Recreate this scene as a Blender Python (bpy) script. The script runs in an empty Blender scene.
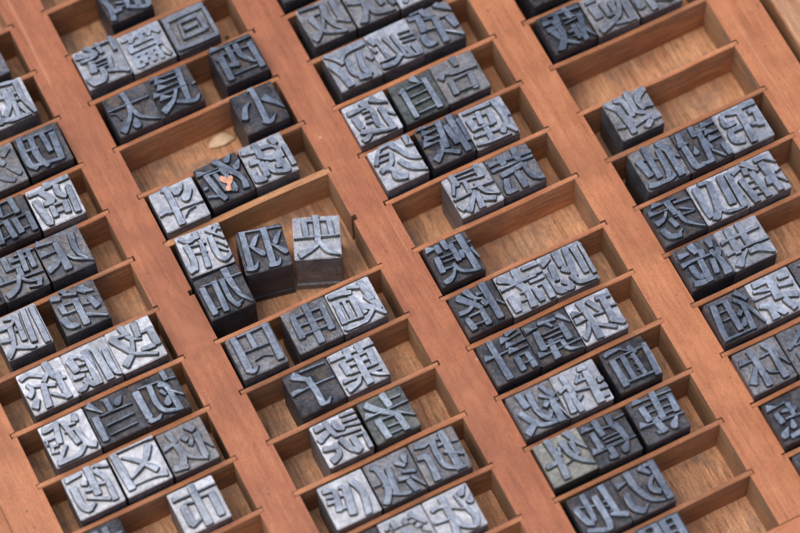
import bpy, bmesh, math, random
from mathutils import Vector, Matrix, noise
random.seed(7)
scene = bpy.context.scene
U = 0.02                      # one compartment pitch = 20 mm
ZT = 1.12                     # rim of the case lies this many pitches above the table

def P(u, v, z):               # case coordinates (u along rows, v down the columns, z up from the rim) -> metres
    return Vector((u * U, -v * U, (z + ZT) * U))

# ------------------------------------------------------------------ camera
CAM_R = ((0.89369182, -0.44807651, -0.02328895),
         (0.41375744, 0.80294184, 0.42905615),
         (-0.17355031, -0.39307995, 0.90297754))
cam_data = bpy.data.cameras.new('camera')
cam = bpy.data.objects.new('camera', cam_data)
scene.collection.objects.link(cam)
m = Matrix(CAM_R).transposed().to_4x4()
m.translation = Vector((-5.45603637 * U, -28.3002718 * U, (48.56422526 + ZT) * U))
cam.matrix_world = m
cam_data.sensor_fit = 'HORIZONTAL'
cam_data.sensor_width = 36.0
cam_data.lens = 3244.93 / 800 * 36.0
cam_data.clip_start = 0.05
cam_data.clip_end = 50.0
cam_data.dof.use_dof = True
cam_data.dof.focus_distance = 53.6 * U
cam_data.dof.aperture_fstop = 6.8
cam_data.dof.aperture_blades = 9
scene.camera = cam

# ------------------------------------------------------------------ sky, sun, exposure
SUN_EL, SUN_AZ = math.radians(68), math.radians(175)      # azimuth measured from +X towards +Y
world = bpy.data.worlds.new('World')
scene.world = world
world.use_nodes = True
wn = world.node_tree
wn.nodes.clear()
sky = wn.nodes.new('ShaderNodeTexSky')
sky.sky_type = 'NISHITA'
sky.sun_disc = False
sky.sun_elevation = SUN_EL
sky.sun_rotation = math.pi / 2 - SUN_AZ
sky.air_density = 1.0
sky.dust_density = 4.0
sky.ozone_density = 1.0
bg = wn.nodes.new('ShaderNodeBackground')
bg.inputs['Strength'].default_value = 0.15
wo = wn.nodes.new('ShaderNodeOutputWorld')
wn.links.new(sky.outputs[0], bg.inputs[0])
wn.links.new(bg.outputs[0], wo.inputs[0])
sd = bpy.data.lights.new('sun', 'SUN')
sd.energy = 1.1
sd.angle = math.radians(60)
sd.color = (1.0, 0.96, 0.91)
sun = bpy.data.objects.new('sun', sd)
scene.collection.objects.link(sun)
dirv = Vector((math.cos(SUN_EL) * math.cos(SUN_AZ), math.cos(SUN_EL) * math.sin(SUN_AZ), math.sin(SUN_EL)))
sun.rotation_euler = dirv.to_track_quat('Z', 'Y').to_euler()
sun.location = dirv * 2
scene.view_settings.view_transform = 'Standard'
scene.view_settings.look = 'None'
scene.view_settings.gamma = 1.0
scene.view_settings.exposure = 0.40

# ------------------------------------------------------------------ materials
class NT:
    def __init__(s, name):
        s.m = bpy.data.materials.new(name); s.m.use_nodes = True
        s.t = s.m.node_tree; s.b = s.t.nodes['Principled BSDF']
    def n(s, typ, **kw):
        nd = s.t.nodes.new(typ)
        for k, v in kw.items():
            if k.startswith('i_'): nd.inputs[k[2:].replace('_', ' ')].default_value = v
            else: setattr(nd, k, v)
        return nd
    def l(s, a, b): s.t.links.new(a, b)
    def coords(s, scale=(1, 1, 1), rand=False):
        tc = s.n('ShaderNodeTexCoord')
        mp = s.n('ShaderNodeMapping')
        mp.inputs['Scale'].default_value = [50 * q for q in scale]
        src = tc.outputs['Object']
        if rand:
            oi = s.n('ShaderNodeObjectInfo')
            mu = s.n('ShaderNodeMath', operation='MULTIPLY'); mu.inputs[1].default_value = 37.0
            s.l(oi.outputs['Random'], mu.inputs[0])
            s.l(mu.outputs[0], mp.inputs['Location'])
        s.l(src, mp.inputs['Vector'])
        return mp.outputs[0]
    def noise(s, vec, scale, detail=4, rough=.6, dist=0):
        nd = s.n('ShaderNodeTexNoise')
        nd.inputs['Scale'].default_value = scale; nd.inputs['Detail'].default_value = detail
        nd.inputs['Roughness'].default_value = rough; nd.inputs['Distortion'].default_value = dist
        s.l(vec, nd.inputs['Vector']); return nd.outputs['Fac']
    def ramp(s, fac, stops):
        r = s.n('ShaderNodeValToRGB'); e = r.color_ramp.elements
        while len(e) < len(stops): e.new(.5)
        for q, (p, c) in zip(e, stops):
            q.position = p; q.color = (c if isinstance(c, tuple) else (c, c, c)) + (1,)
        s.l(fac, r.inputs[0]); return r.outputs[0]
    def mix(s, fac, a, b, mode='MIX'):
        x = s.n('ShaderNodeMix', data_type='RGBA', blend_type=mode)
        for sock, v in ((x.inputs[0], fac), (x.inputs[6], a), (x.inputs[7], b)):
            if hasattr(v, 'links'): s.l(v, sock)
            else: sock.default_value = v if isinstance(v, (int, float)) else (*v, 1)
        return x.outputs[2]
    def bump(s, h, strength, dist, prev=None):
        b = s.n('ShaderNodeBump'); b.inputs['Strength'].default_value = strength
        b.inputs['Distance'].default_value = dist * U
        s.l(h, b.inputs['Height'])
        if prev is not None: s.l(prev, b.inputs['Normal'])
        return b.outputs[0]

def wood(name, dark, midc, light, axis, streak=.5, speck=.25, rough=.5, fine=1.0, spots=False, pore=22, grime=0, vary=False):
    """axis 0: grain along u, axis 1: grain along v"""
    k = NT(name)
    a, c = (.22, 2.6)
    sc = (a, c, c) if axis == 0 else (c, a, c)
    g = k.coords(sc)
    iso = k.coords((1, 1, 1))
    n1 = k.noise(g, 5.0 * fine, 6, .65, .35)
    n2 = k.noise(iso, 1.3, 3, .5)
    n3 = k.noise(g, pore * fine, 4, .7)
    col = k.ramp(n1, [(.30, dark), (.50, midc), (.72, light)])
    col = k.mix(.30, col, k.ramp(n2, [(.35, dark), (.65, light)]))
    pores = k.ramp(n3, [(.34, (0.38,) * 3), (.47, (.92,) * 3), (.6, (1.06,) * 3)])
    col = k.mix(streak, col, pores, 'MULTIPLY')
    fib = k.noise(iso, 45, 3, .7)
    col = k.mix(speck, col, k.ramp(fib, [(.35, (.55,) * 3), (.65, (1.35,) * 3)]), 'MULTIPLY')
    if spots:      # pale nicks and scratches of a used case
        vo = k.n('ShaderNodeTexVoronoi'); vo.inputs['Scale'].default_value = 2.6
        k.l(iso, vo.inputs['Vector'])
        rare = k.ramp(k.noise(iso, 1.9, 2, .5), [(.56, 0.0), (.60, .8)])
        sp = k.mix(1.0, k.ramp(vo.outputs['Distance'], [(.05, 1.0), (.10, 0.0)]), rare, 'MULTIPLY')
        col = k.mix(sp, col, (.56, .42, .36))
        vd = k.n('ShaderNodeTexVoronoi'); vd.inputs['Scale'].default_value = 4.1
        k.l(iso, vd.inputs['Vector'])
        rd = k.ramp(k.noise(iso, 1.2, 2, .5), [(.52, 0.0), (.60, .7)])
        col = k.mix(k.mix(1.0, k.ramp(vd.outputs['Distance'], [(.06, 1.0), (.13, 0.0)]), rd, 'MULTIPLY'), col, (.11, .06, .045))
        sc2 = k.noise(k.coords((.12, 7, 7) if axis == 0 else (7, .12, 7)), 1.6, 2, .5, .15)
        sl = k.ramp(sc2, [(.66, 0.0), (.70, .28)])
        col = k.mix(sl, col, (.62, .32, .18))
        st = k.noise(iso, .55, 5, .65, .6)
        col = k.mix(k.ramp(st, [(.48, 0.0), (.66, .6)]), col, tuple(q * .6 for q in midc))
        rub = k.noise(k.coords((1.5, .5, 1)), 1.1, 4, .6, .4)
        col = k.mix(k.ramp(rub, [(.55, 0.0), (.72, .5)]), col, tuple(min(.9, q * w) for q, w in zip(light, (1.1, 1.12, 1.15))))
    if grime:
        gn = k.noise(iso, 1.7, 6, .7, .5)
        col = k.mix(k.ramp(gn, [(.48, 0.0), (.68, grime)]), col, (.13, .105, .09))
    if vary:
        oi = k.n('ShaderNodeObjectInfo')
        mr = k.n('ShaderNodeMapRange'); mr.inputs['To Min'].default_value = .80; mr.inputs['To Max'].default_value = 1.18
        k.l(oi.outputs['Random'], mr.inputs['Value'])
        hs = k.n('ShaderNodeHueSaturation'); k.l(mr.outputs[0], hs.inputs['Value']); k.l(col, hs.inputs['Color'])
        col = hs.outputs[0]
    k.l(col, k.b.inputs['Base Color'])
    k.b.inputs['Roughness'].default_value = rough
    k.b.inputs['Specular IOR Level'].default_value = .45
    h = k.bump(n3, .35, .012)
    h = k.bump(fib, .25, .006, h)
    k.l(h, k.b.inputs['Normal'])
    return k.m

M = {}
M['rail'] = wood('rail_wood', (0.297, 0.095, 0.034), (0.446, 0.158, 0.061), (0.544, 0.211, 0.090), 1, .30, .45, .42, spots=True)
M['rail_red'] = wood('red_rail_wood', (0.252, 0.074, 0.029), (0.378, 0.121, 0.049), (0.466, 0.172, 0.074), 1, .32, .45, .42, spots=True)
M['rail_side'] = wood('rail_side_wood', (0.189, 0.097, 0.047), (0.326, 0.175, 0.090), (0.452, 0.262, 0.149), 1, .6, .5, .6, pore=9, grime=.5)
M['divider'] = wood('divider_wood', (0.280, 0.097, 0.036), (0.420, 0.152, 0.058), (0.540, 0.230, 0.100), 0, .4, .45, .5, grime=.25, vary=True)
M['divider_face'] = wood('divider_face_wood', (0.231, 0.081, 0.029), (0.441, 0.176, 0.070), (0.588, 0.275, 0.122), 0, .7, .6, .55, pore=10, grime=.4, vary=True)
M['endrail'] = wood('end_rail_wood', (0.320, 0.108, 0.040), (0.450, 0.158, 0.064), (0.550, 0.216, 0.096), 0, .25, .3, .45)
M['floor'] = wood('board_wood', (0.250, 0.102, 0.041), (0.540, 0.257, 0.120), (0.740, 0.436, 0.239), 1, .9, .55, .6, fine=.8, pore=14, grime=.6)
M['plank'] = wood('plank_wood', (.26, .10, .04), (.42, .21, .105), (.58, .34, .19), 1, .6, .3, .5, fine=.6)
M['loose'] = wood('loose_divider_wood', (0.360, 0.142, 0.051), (0.500, 0.237, 0.098), (0.640, 0.342, 0.162), 0, .5, .5, .5, grime=.2)

def lead(name, c_lo, c_hi, rough, metal=.85, stain=None, stain_amt=.5, bumpy=.5, rust=.0, grain=.5, mott=.6):
    k = NT(name)
    v = k.coords(rand=True)
    n1 = k.noise(v, 2.2, 5, .65, .4)
    n2 = k.noise(v, 14, 5, .7)
    n3 = k.noise(v, 45, 3, .7)
    col = k.ramp(n1, [(.36, c_lo), (.62, c_hi), (.82, tuple(min(.95, q * 1.15) for q in c_hi))])  # lightest stop paints soft highlight patches into the metal colour
    col = k.mix(mott, col, k.ramp(n2, [(.38, (.42,) * 3), (.58, (1.25,) * 3)]), 'MULTIPLY')
    col = k.mix(grain, col, k.ramp(n3, [(.38, (.4,) * 3), (.6, (1.4,) * 3)]), 'MULTIPLY')
    if stain:
        col = k.mix(k.ramp(k.noise(v, 5.5, 5, .7, .5), [(.5, 0.0), (.66, stain_amt)]), col, stain)
    if rust:
        col = k.mix(k.ramp(k.noise(v, 26, 2, .5), [(.70, 0.0), (.74, rust)]), col, (.42, .22, .11))
    oi = k.n('ShaderNodeObjectInfo')
    va = k.n('ShaderNodeMapRange'); va.inputs['To Min'].default_value = .8; va.inputs['To Max'].default_value = 1.15
    k.l(oi.outputs['Random'], va.inputs['Value'])
    hs = k.n('ShaderNodeHueSaturation'); k.l(va.outputs[0], hs.inputs['Value']); k.l(col, hs.inputs['Color'])
    k.l(hs.outputs[0], k.b.inputs['Base Color'])
    k.l(k.ramp(n2, [(.3, rough - .08), (.7, rough + .12)]), k.b.inputs['Roughness'])
    k.b.inputs['Metallic'].default_value = metal
    k.b.inputs['Specular IOR Level'].default_value = .35
    h = k.bump(n2, bumpy, .012)
    h = k.bump(n3, bumpy * .8, .006, h)
    k.l(h, k.b.inputs['Normal'])
    return k.m

# shoulder (the flat metal round the letter), letter face, letter flanks, block sides - per tone
TONES = {
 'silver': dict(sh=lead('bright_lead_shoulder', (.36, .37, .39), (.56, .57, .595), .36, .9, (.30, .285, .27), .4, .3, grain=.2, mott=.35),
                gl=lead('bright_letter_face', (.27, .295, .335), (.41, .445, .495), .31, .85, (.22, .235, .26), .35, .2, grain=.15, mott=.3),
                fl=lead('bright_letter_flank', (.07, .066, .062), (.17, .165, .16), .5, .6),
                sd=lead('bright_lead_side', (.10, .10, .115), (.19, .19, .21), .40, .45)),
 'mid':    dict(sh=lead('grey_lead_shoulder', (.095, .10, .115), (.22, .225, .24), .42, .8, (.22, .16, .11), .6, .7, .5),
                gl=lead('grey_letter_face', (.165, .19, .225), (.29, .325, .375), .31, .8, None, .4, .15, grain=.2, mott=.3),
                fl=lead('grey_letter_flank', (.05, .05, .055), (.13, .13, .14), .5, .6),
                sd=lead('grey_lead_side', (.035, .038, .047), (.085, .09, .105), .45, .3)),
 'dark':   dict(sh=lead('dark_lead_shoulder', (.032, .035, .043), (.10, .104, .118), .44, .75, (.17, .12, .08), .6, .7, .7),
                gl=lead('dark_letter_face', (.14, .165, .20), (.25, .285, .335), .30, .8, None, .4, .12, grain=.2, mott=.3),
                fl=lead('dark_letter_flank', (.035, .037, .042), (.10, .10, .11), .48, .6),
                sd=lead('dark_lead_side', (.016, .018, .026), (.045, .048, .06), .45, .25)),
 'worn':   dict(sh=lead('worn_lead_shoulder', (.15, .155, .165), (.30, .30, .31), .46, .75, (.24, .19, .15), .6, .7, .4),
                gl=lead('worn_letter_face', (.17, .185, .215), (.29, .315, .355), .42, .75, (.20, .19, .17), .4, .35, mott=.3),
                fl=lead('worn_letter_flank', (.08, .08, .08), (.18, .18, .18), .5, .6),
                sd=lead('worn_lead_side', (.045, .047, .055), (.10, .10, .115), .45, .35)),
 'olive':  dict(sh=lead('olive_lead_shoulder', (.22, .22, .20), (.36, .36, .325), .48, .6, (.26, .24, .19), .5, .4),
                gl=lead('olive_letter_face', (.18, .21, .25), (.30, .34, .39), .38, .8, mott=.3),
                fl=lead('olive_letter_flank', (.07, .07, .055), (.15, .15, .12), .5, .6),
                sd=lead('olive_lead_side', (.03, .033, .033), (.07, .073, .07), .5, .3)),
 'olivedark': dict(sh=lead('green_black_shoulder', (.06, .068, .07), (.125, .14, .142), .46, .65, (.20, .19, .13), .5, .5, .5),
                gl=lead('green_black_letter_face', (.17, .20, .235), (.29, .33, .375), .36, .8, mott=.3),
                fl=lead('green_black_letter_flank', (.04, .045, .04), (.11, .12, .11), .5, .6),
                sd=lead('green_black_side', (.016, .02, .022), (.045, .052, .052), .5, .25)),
}
TONE_WORD = {'silver': 'bright silvery', 'mid': 'mid grey', 'dark': 'dark grey', 'worn': 'dull worn grey',
             'olive': 'olive grey', 'olivedark': 'dark greenish'}

# ------------------------------------------------------------------ object helpers
def link(name, bm, mats, parent=None, smooth=False, split=False):
    me = bpy.data.meshes.new(name)
    if split:                 # weathered rim, rawer wood on the standing faces
        for f in bm.faces: f.normal_update(); f.material_index = 1 if abs(f.normal.z) < .4 else 0
    bm.normal_update(); bm.to_mesh(me); bm.free()
    for q in (mats if isinstance(mats, (list, tuple)) else [mats]): me.materials.append(q)
    if smooth:
        for p in me.polygons: p.use_smooth = True
    o = bpy.data.objects.new(name, me)
    scene.collection.objects.link(o)
    if parent: o.parent = parent
    return o

def tag(o, label=None, cat=None, group=None, kind=None):
    if label: o['label'] = label
    if cat: o['category'] = cat
    if group: o['group'] = group
    if kind: o['kind'] = kind
    return o

def prism(bm, pts, z0, z1):
    """pts: outline in case coordinates, counter-clockwise seen from above"""
    lo = [bm.verts.new(P(u, v, z0)) for u, v in pts]
    hi = [bm.verts.new(P(u, v, z1)) for u, v in pts]
    bm.faces.new(hi); bm.faces.new(lo[::-1])
    n = len(pts)
    for i in range(n):
        bm.faces.new((lo[i], lo[(i + 1) % n], hi[(i + 1) % n], hi[i]))
    bmesh.ops.recalc_face_normals(bm, faces=bm.faces[:])

# ------------------------------------------------------------------ table and neighbours
bm = bmesh.new()
prism(bm, [(-60, 60), (60, 60), (60, -60), (-60, -60)][::-1], -1.60, -ZT - .002)
kt = NT('table_paint')
vv = kt.coords()
kt.l(kt.ramp(kt.noise(vv, 1.5, 5, .6), [(.3, (.30, .42, .38)), (.7, (.42, .55, .50))]), kt.b.inputs['Base Color'])
kt.b.inputs['Roughness'].default_value = .6
tag(link('table_top', bm, kt.m), 'pale green table top under the type case', 'table', kind='structure')

# neighbouring plank on the right, with a shallow groove
bm = bmesh.new()
x0, x1 = 11.825, 15.2
prof = [(x0, -ZT), (x0, -.06), (x0 + .02, -.015), (x0 + .06, 0), (x0 + .46, 0), (x0 + .49, -.05), (x0 + .52, -.05), (x0 + .55, 0),
        (x1 - .03, 0), (x1, -.03), (x1, -ZT)]
ends = []
for v in (-4.5, 15.5):
    ends.append([bm.verts.new(P(u, v, z)) for u, z in prof])
for i in range(len(prof)):
    j = (i + 1) % len(prof)
    bm.faces.new((ends[0][i], ends[0][j], ends[1][j], ends[1][i]))
bm.faces.new(ends[0]); bm.faces.new(ends[1][::-1])
bmesh.ops.recalc_face_normals(bm, faces=bm.faces[:])
tag(link('wooden_board', bm, M['plank']), 'pale grained wooden board beside the case in the upper right corner', 'board')

# ------------------------------------------------------------------ the type case
K0, K1 = -2, 14
case = bpy.data.objects.new('type_case', None)
scene.collection.objects.link(case)
tag(case, 'reddish brown wooden type case divided into narrow compartments of metal type', 'type case')

RAILS = [(-3.74, -3.02), (-.08, .625), (3.57, 4.265), (7.21, 7.90), (10.83, 11.64)]
ND, NW = .085, .050           # depth and half width of the divider slots
def jit(i, k, s): return noise.noise(Vector((i * 3.1 + s, k * 1.7, s * 5.3)))
for i, (a, b) in enumerate(RAILS):
    bm = bmesh.new()
    left, right = [], []
    for k in range(K0 + 1, K1):
        d = ND + .03 * jit(i, k, 1)
        if i > 0:
            left += [(a, k - NW), (a + d, k - NW), (a + d, k + NW), (a, k + NW)]
        d = ND + .03 * jit(i, k, 2)
        if i < 4:
            right += [(b, k - NW), (b - d, k - NW), (b - d, k + NW), (b, k + NW)]
    pts = [(a, K0)] + left + [(a, K1)] + [(b, K1)] + right[::-1] + [(b, K0)]
    prism(bm, pts, -.93, 0)
    for f in bm.faces: f.normal_update(); f.material_index = 1 if abs(f.normal.z) < .5 else 0
    link('rail', bm, [M['rail_red'] if i in (1, 2) else M['rail'], M['rail_side']], case)

def slab(u0, v0, u1, v1, z0, z1, seg=10, amp=.006, seed=0, axis=0, bev=.01):
    """box subdivided along its length, slightly uneven like planed wood"""
    bm = bmesh.new()
    rings = []
    for s in range(seg + 1):
        t = s / seg
        w = [amp * noise.noise(Vector((t * 2.3 + seed, seed * 1.3, q))) for q in (0, 7, 14)]
        if axis == 0:
            u = u0 + (u1 - u0) * t
            sec = [(u, v0 + w[0], z0), (u, v1 + w[0] + w[1] * .5, z0), (u, v1 + w[0] + w[1] * .5, z1 + w[2]), (u, v0 + w[0], z1 + w[2])]
        else:
            v = v0 + (v1 - v0) * t
            sec = [(u0 + w[0], v, z0), (u1 + w[1], v, z0), (u1 + w[1], v, z1 + w[2]), (u0 + w[0], v, z1 + w[2])]
        rings.append([bm.verts.new(P(*q)) for q in sec])
    for s in range(seg):
        for q in range(4):
            bm.faces.new((rings[s][q], rings[s][(q + 1) % 4], rings[s + 1][(q + 1) % 4], rings[s + 1][q]))
    bm.faces.new(rings[0][::-1]); bm.faces.new(rings[-1])
    bmesh.ops.recalc_face_normals(bm, faces=bm.faces[:])
    if bev:
        r = {id(x): n for n, ring in enumerate(rings) for x in ring}
        ed = [e for e in bm.edges if (e.verts[0] in rings[0] or True) and
              min(q.co.z for q in e.verts) > (ZT + (z0 + z1) / 2) * U and
              abs(r.get(id(e.verts[0]), -9) - r.get(id(e.verts[1]), -99)) == 1]
        bmesh.ops.bevel(bm, geom=ed, offset=bev * U, segments=2, affect='EDGES')
    return bm

# outer strips and end rails
link('side_strip', slab(-3.92, K0, -3.745, K1, -1.10, -.004, 20, .006, 3, 1, .02), M['rail'], case)
link('end_rail', slab(-3.92, K1 + .004, 11.64, K1 + .27, -1.10, -.004, 30, .008, 5, 0, .02), M['endrail'], case)
link('end_rail', slab(-3.92, K0 - .274, 11.64, K0 - .004, -1.10, -.004, 30, .008, 6, 0, .02), M['endrail'], case)
bm = bmesh.new()
prism(bm, [(-3.74, K0), (-3.74, K1), (11.635, K1), (11.635, K0)], -ZT, -.932)
link('bottom_board', bm, M['floor'], case)

for c in range(4):
    ua, ub = RAILS[c][1] - ND + .012, RAILS[c + 1][0] + ND - .012
    for k in range(K0 + 1, K1):
        if c == 1 and k in (5, 6): continue        # one is missing, one has come loose
        off = .012 * jit(c, k, 4)
        dz = -.018 + .014 * jit(c, k, 5)
        th = .041 + .003 * jit(c, k, 6)
        link('divider', slab(ua, k + off - th, ub, k + off + th, -.928, dz, 14, .022, c * 31 + k * 1.7), [M['divider'], M['divider_face']], case, split=True)

# the divider that has sprung out of its left slot: bowed and leaning
bm = bmesh.new()
rings = []
for s in range(19):
    t = s / 18
    u = RAILS[1][1] - ND + .02 + t * (RAILS[2][0] + ND - .02 - RAILS[1][1] + ND - .02)
    bow = .05 * math.sin(math.pi * t)
    lean = .10 * (1 - t * .7)
    vc = 5.0 - bow * .6
    z1 = -.02 - .02 * (1 - t)
    rings.append([bm.verts.new(P(u, vc + dv + (lean if z < -.5 else 0) * -1, z)) for dv, z in
                  ((-.055, -.928), (.055, -.928), (.055, z1), (-.055, z1))])
for s in range(18):
    for q in range(4):
        bm.faces.new((rings[s][q], rings[s][(q + 1) % 4], rings[s + 1][(q + 1) % 4], rings[s + 1][q]))
bm.faces.new(rings[0][::-1]); bm.faces.new(rings[-1])
bmesh.ops.recalc_face_normals(bm, faces=bm.faces[:])
tag(link('divider', bm, M['loose'], case), 'pale divider bowed out of its slot above the loose blocks')

# name, character, tone, front-edge midpoint (u, v), turn in degrees
DATA = """
a1 名 mid 0 -0.817 0.525 0.54
a2 臓 silver 1 -0.705 1.472 0.27
a3 次 worn 2 -1.367 2.546 0.01
a4 那 dark 2 -0.535 2.527 -0.28
a5 品 dark 3 -1.572 3.536 0.30
a6 商 silver 3 -0.749 3.546 -0.66
a22 女 dark 4 -2.616 4.459 -0.10
a7 健 mid 4 -1.813 4.466 -0.80
a8 辰 mid 4 -1.007 4.478 0.19
a9 則 silver 5 -2.208 5.474 0.46
a10 策 mid 5 -1.182 5.499 -0.42
a11 探 silver 6 -2.230 6.546 0.50
a12 顕 silver 6 -1.428 6.546 -0.09
a13 故 silver 6 -0.630 6.526 0.34
a14 戴 silver 7 -2.278 7.546 0.49
a15 当 dark 7 -1.478 7.546 -0.09
a16 成 dark 7 -0.680 7.546 -0.15
a17 竜 silver 8 -2.306 8.532 -0.16
a18 区 silver 8 -1.475 8.525 0.17
a19 状 worn 8 -0.641 8.544 -0.20
a20 北 dark 9 -2.543 9.526 -0.35
a21 市 silver 9 -0.917 9.546 -0.12
b1 頂 dark 0 1.901 0.490 -0.09
b2 賀 silver 1 1.041 1.500 -0.12
b3 篇 silver 1 1.839 1.543 0.31
b4 回 worn 1 2.665 1.546 0.42
b5 太 dark 2 1.116 2.546 0.16
b6 長 dark 2 1.914 2.546 0.18
b7 西 dark 2 3.133 2.501 -0.18
b8 小 dark 3 3.059 3.512 -0.51
b9 斗 silver 4 1.081 4.546 -0.01
b10 煩 dark 4 1.941 4.460 0.75
b11 統 silver 4 2.753 4.459 -0.80
b12 趣 silver 5 1.088 5.492 -3.73
b13 加 dark 5 1.052 6.334 -1.35
b14 羽 dark 5 1.970 5.918 -11.34
b15 央 silver 5 2.847 6.148 -22.74
b16 円 mid 7 1.072 7.539 -0.42
b17 申 mid 7 2.072 7.546 -0.52
b18 類 silver 7 2.889 7.546 -0.25
b19 子 dark 8 1.629 8.546 0.09
b20 菓 silver 8 2.436 8.546 0.76
b21 議 silver 9 1.625 9.546 0.29
b22 者 olivedark 9 2.486 9.546 -0.36
b23 開 silver 10 1.277 10.546 -0.37
b24 根 mid 10 2.104 10.546 -0.06
b25 地 mid 10 2.914 10.546 -0.80
b26 波 silver 11 2.662 11.540 -0.06
b27 然 silver 11 1.848 11.546 0.04
b28 山 dark 11 1.050 11.545 0.04
c0 木 dark 1 4.708 1.494 -0.05
c31 公 silver 2 6.451 2.487 0.10
c1 政 worn 2 4.798 2.502 0.45
c2 快 worn 2 5.624 2.497 -0.22
c3 泳 silver 3 4.808 3.488 0.67
c4 識 silver 3 5.621 3.462 0.22
c5 策 mid 3 6.419 3.474 -0.56
c6 復 silver 4 4.669 4.546 0.37
c7 自 olivedark 4 5.532 4.546 -0.19
c8 台 worn 4 6.347 4.533 -0.43
c9 怨 silver 5 4.671 5.512 0.75
c10 帳 dark 5 5.563 5.507 -0.03
c11 煙 silver 5 6.380 5.539 -0.80
c12 暴 silver 6 5.558 6.546 0.71
c13 荒 mid 6 6.357 6.546 -0.15
c14 模 dark 7 4.690 7.546 -0.75
c15 格 dark 8 4.677 8.538 0.40
c16 諸 silver 8 5.475 8.537 -0.31
c17 題 silver 8 6.273 8.546 -0.21
c18 計 dark 9 4.680 9.519 0.37
c19 算 dark 9 5.482 9.527 -0.49
c20 球 silver 9 6.284 9.529 -0.15
c21 救 mid 10 4.669 10.546 -0.41
c22 群 silver 10 5.469 10.546 -0.18
c23 面 dark 10 6.372 10.546 -0.26
c24 外 olive 11 4.671 11.486 -0.07
c25 尊 dark 11 5.469 11.534 -0.70
c26 専 dark 11 6.355 11.530 -0.19
c27 班 dark 12 4.734 12.540 -0.35
c28 陀 dark 12 5.535 12.546 -0.26
c29 門 dark 13 5.431 13.492 -0.42
d0 二 dark 3 8.486 3.531 0.18
d1 蔓 dark 4 8.377 4.527 -0.11
d2 販 worn 4 9.207 4.546 -0.29
d3 忠 worn 4 10.027 4.546 -0.18
d4 無 worn 6 8.619 6.488 -0.28
d5 仙 mid 7 8.537 7.546 -0.09
d6 講 dark 7 9.350 7.546 -0.42
d7 乎 silver 7 10.148 7.546 0.13
d8 気 dark 8 8.304 8.546 0.44
d9 測 silver 8 9.102 8.546 -0.48
d10 鎮 silver 8 9.900 8.546 0.63
d11 節 dark 9 8.304 9.459 -0.66
d12 共 silver 9 9.102 9.473 -0.14
d13 租 dark 10 8.304 10.546 -0.21
d14 番 silver 10 9.104 10.546 -0.32
d15 子 dark 10 9.915 10.546 -0.37
d16 林 mid 11 8.304 11.546 -0.13
d17 合 mid 11 9.108 11.546 -0.31
d18 憲 dark 12 8.304 12.546 -0.37
d19 天 dark 13 8.304 13.546 -0.22
"""
HUSK, CHIP, KNOT = (2.39, 3.20), (1.935, 4.585), (3.35, 1.41)
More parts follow.
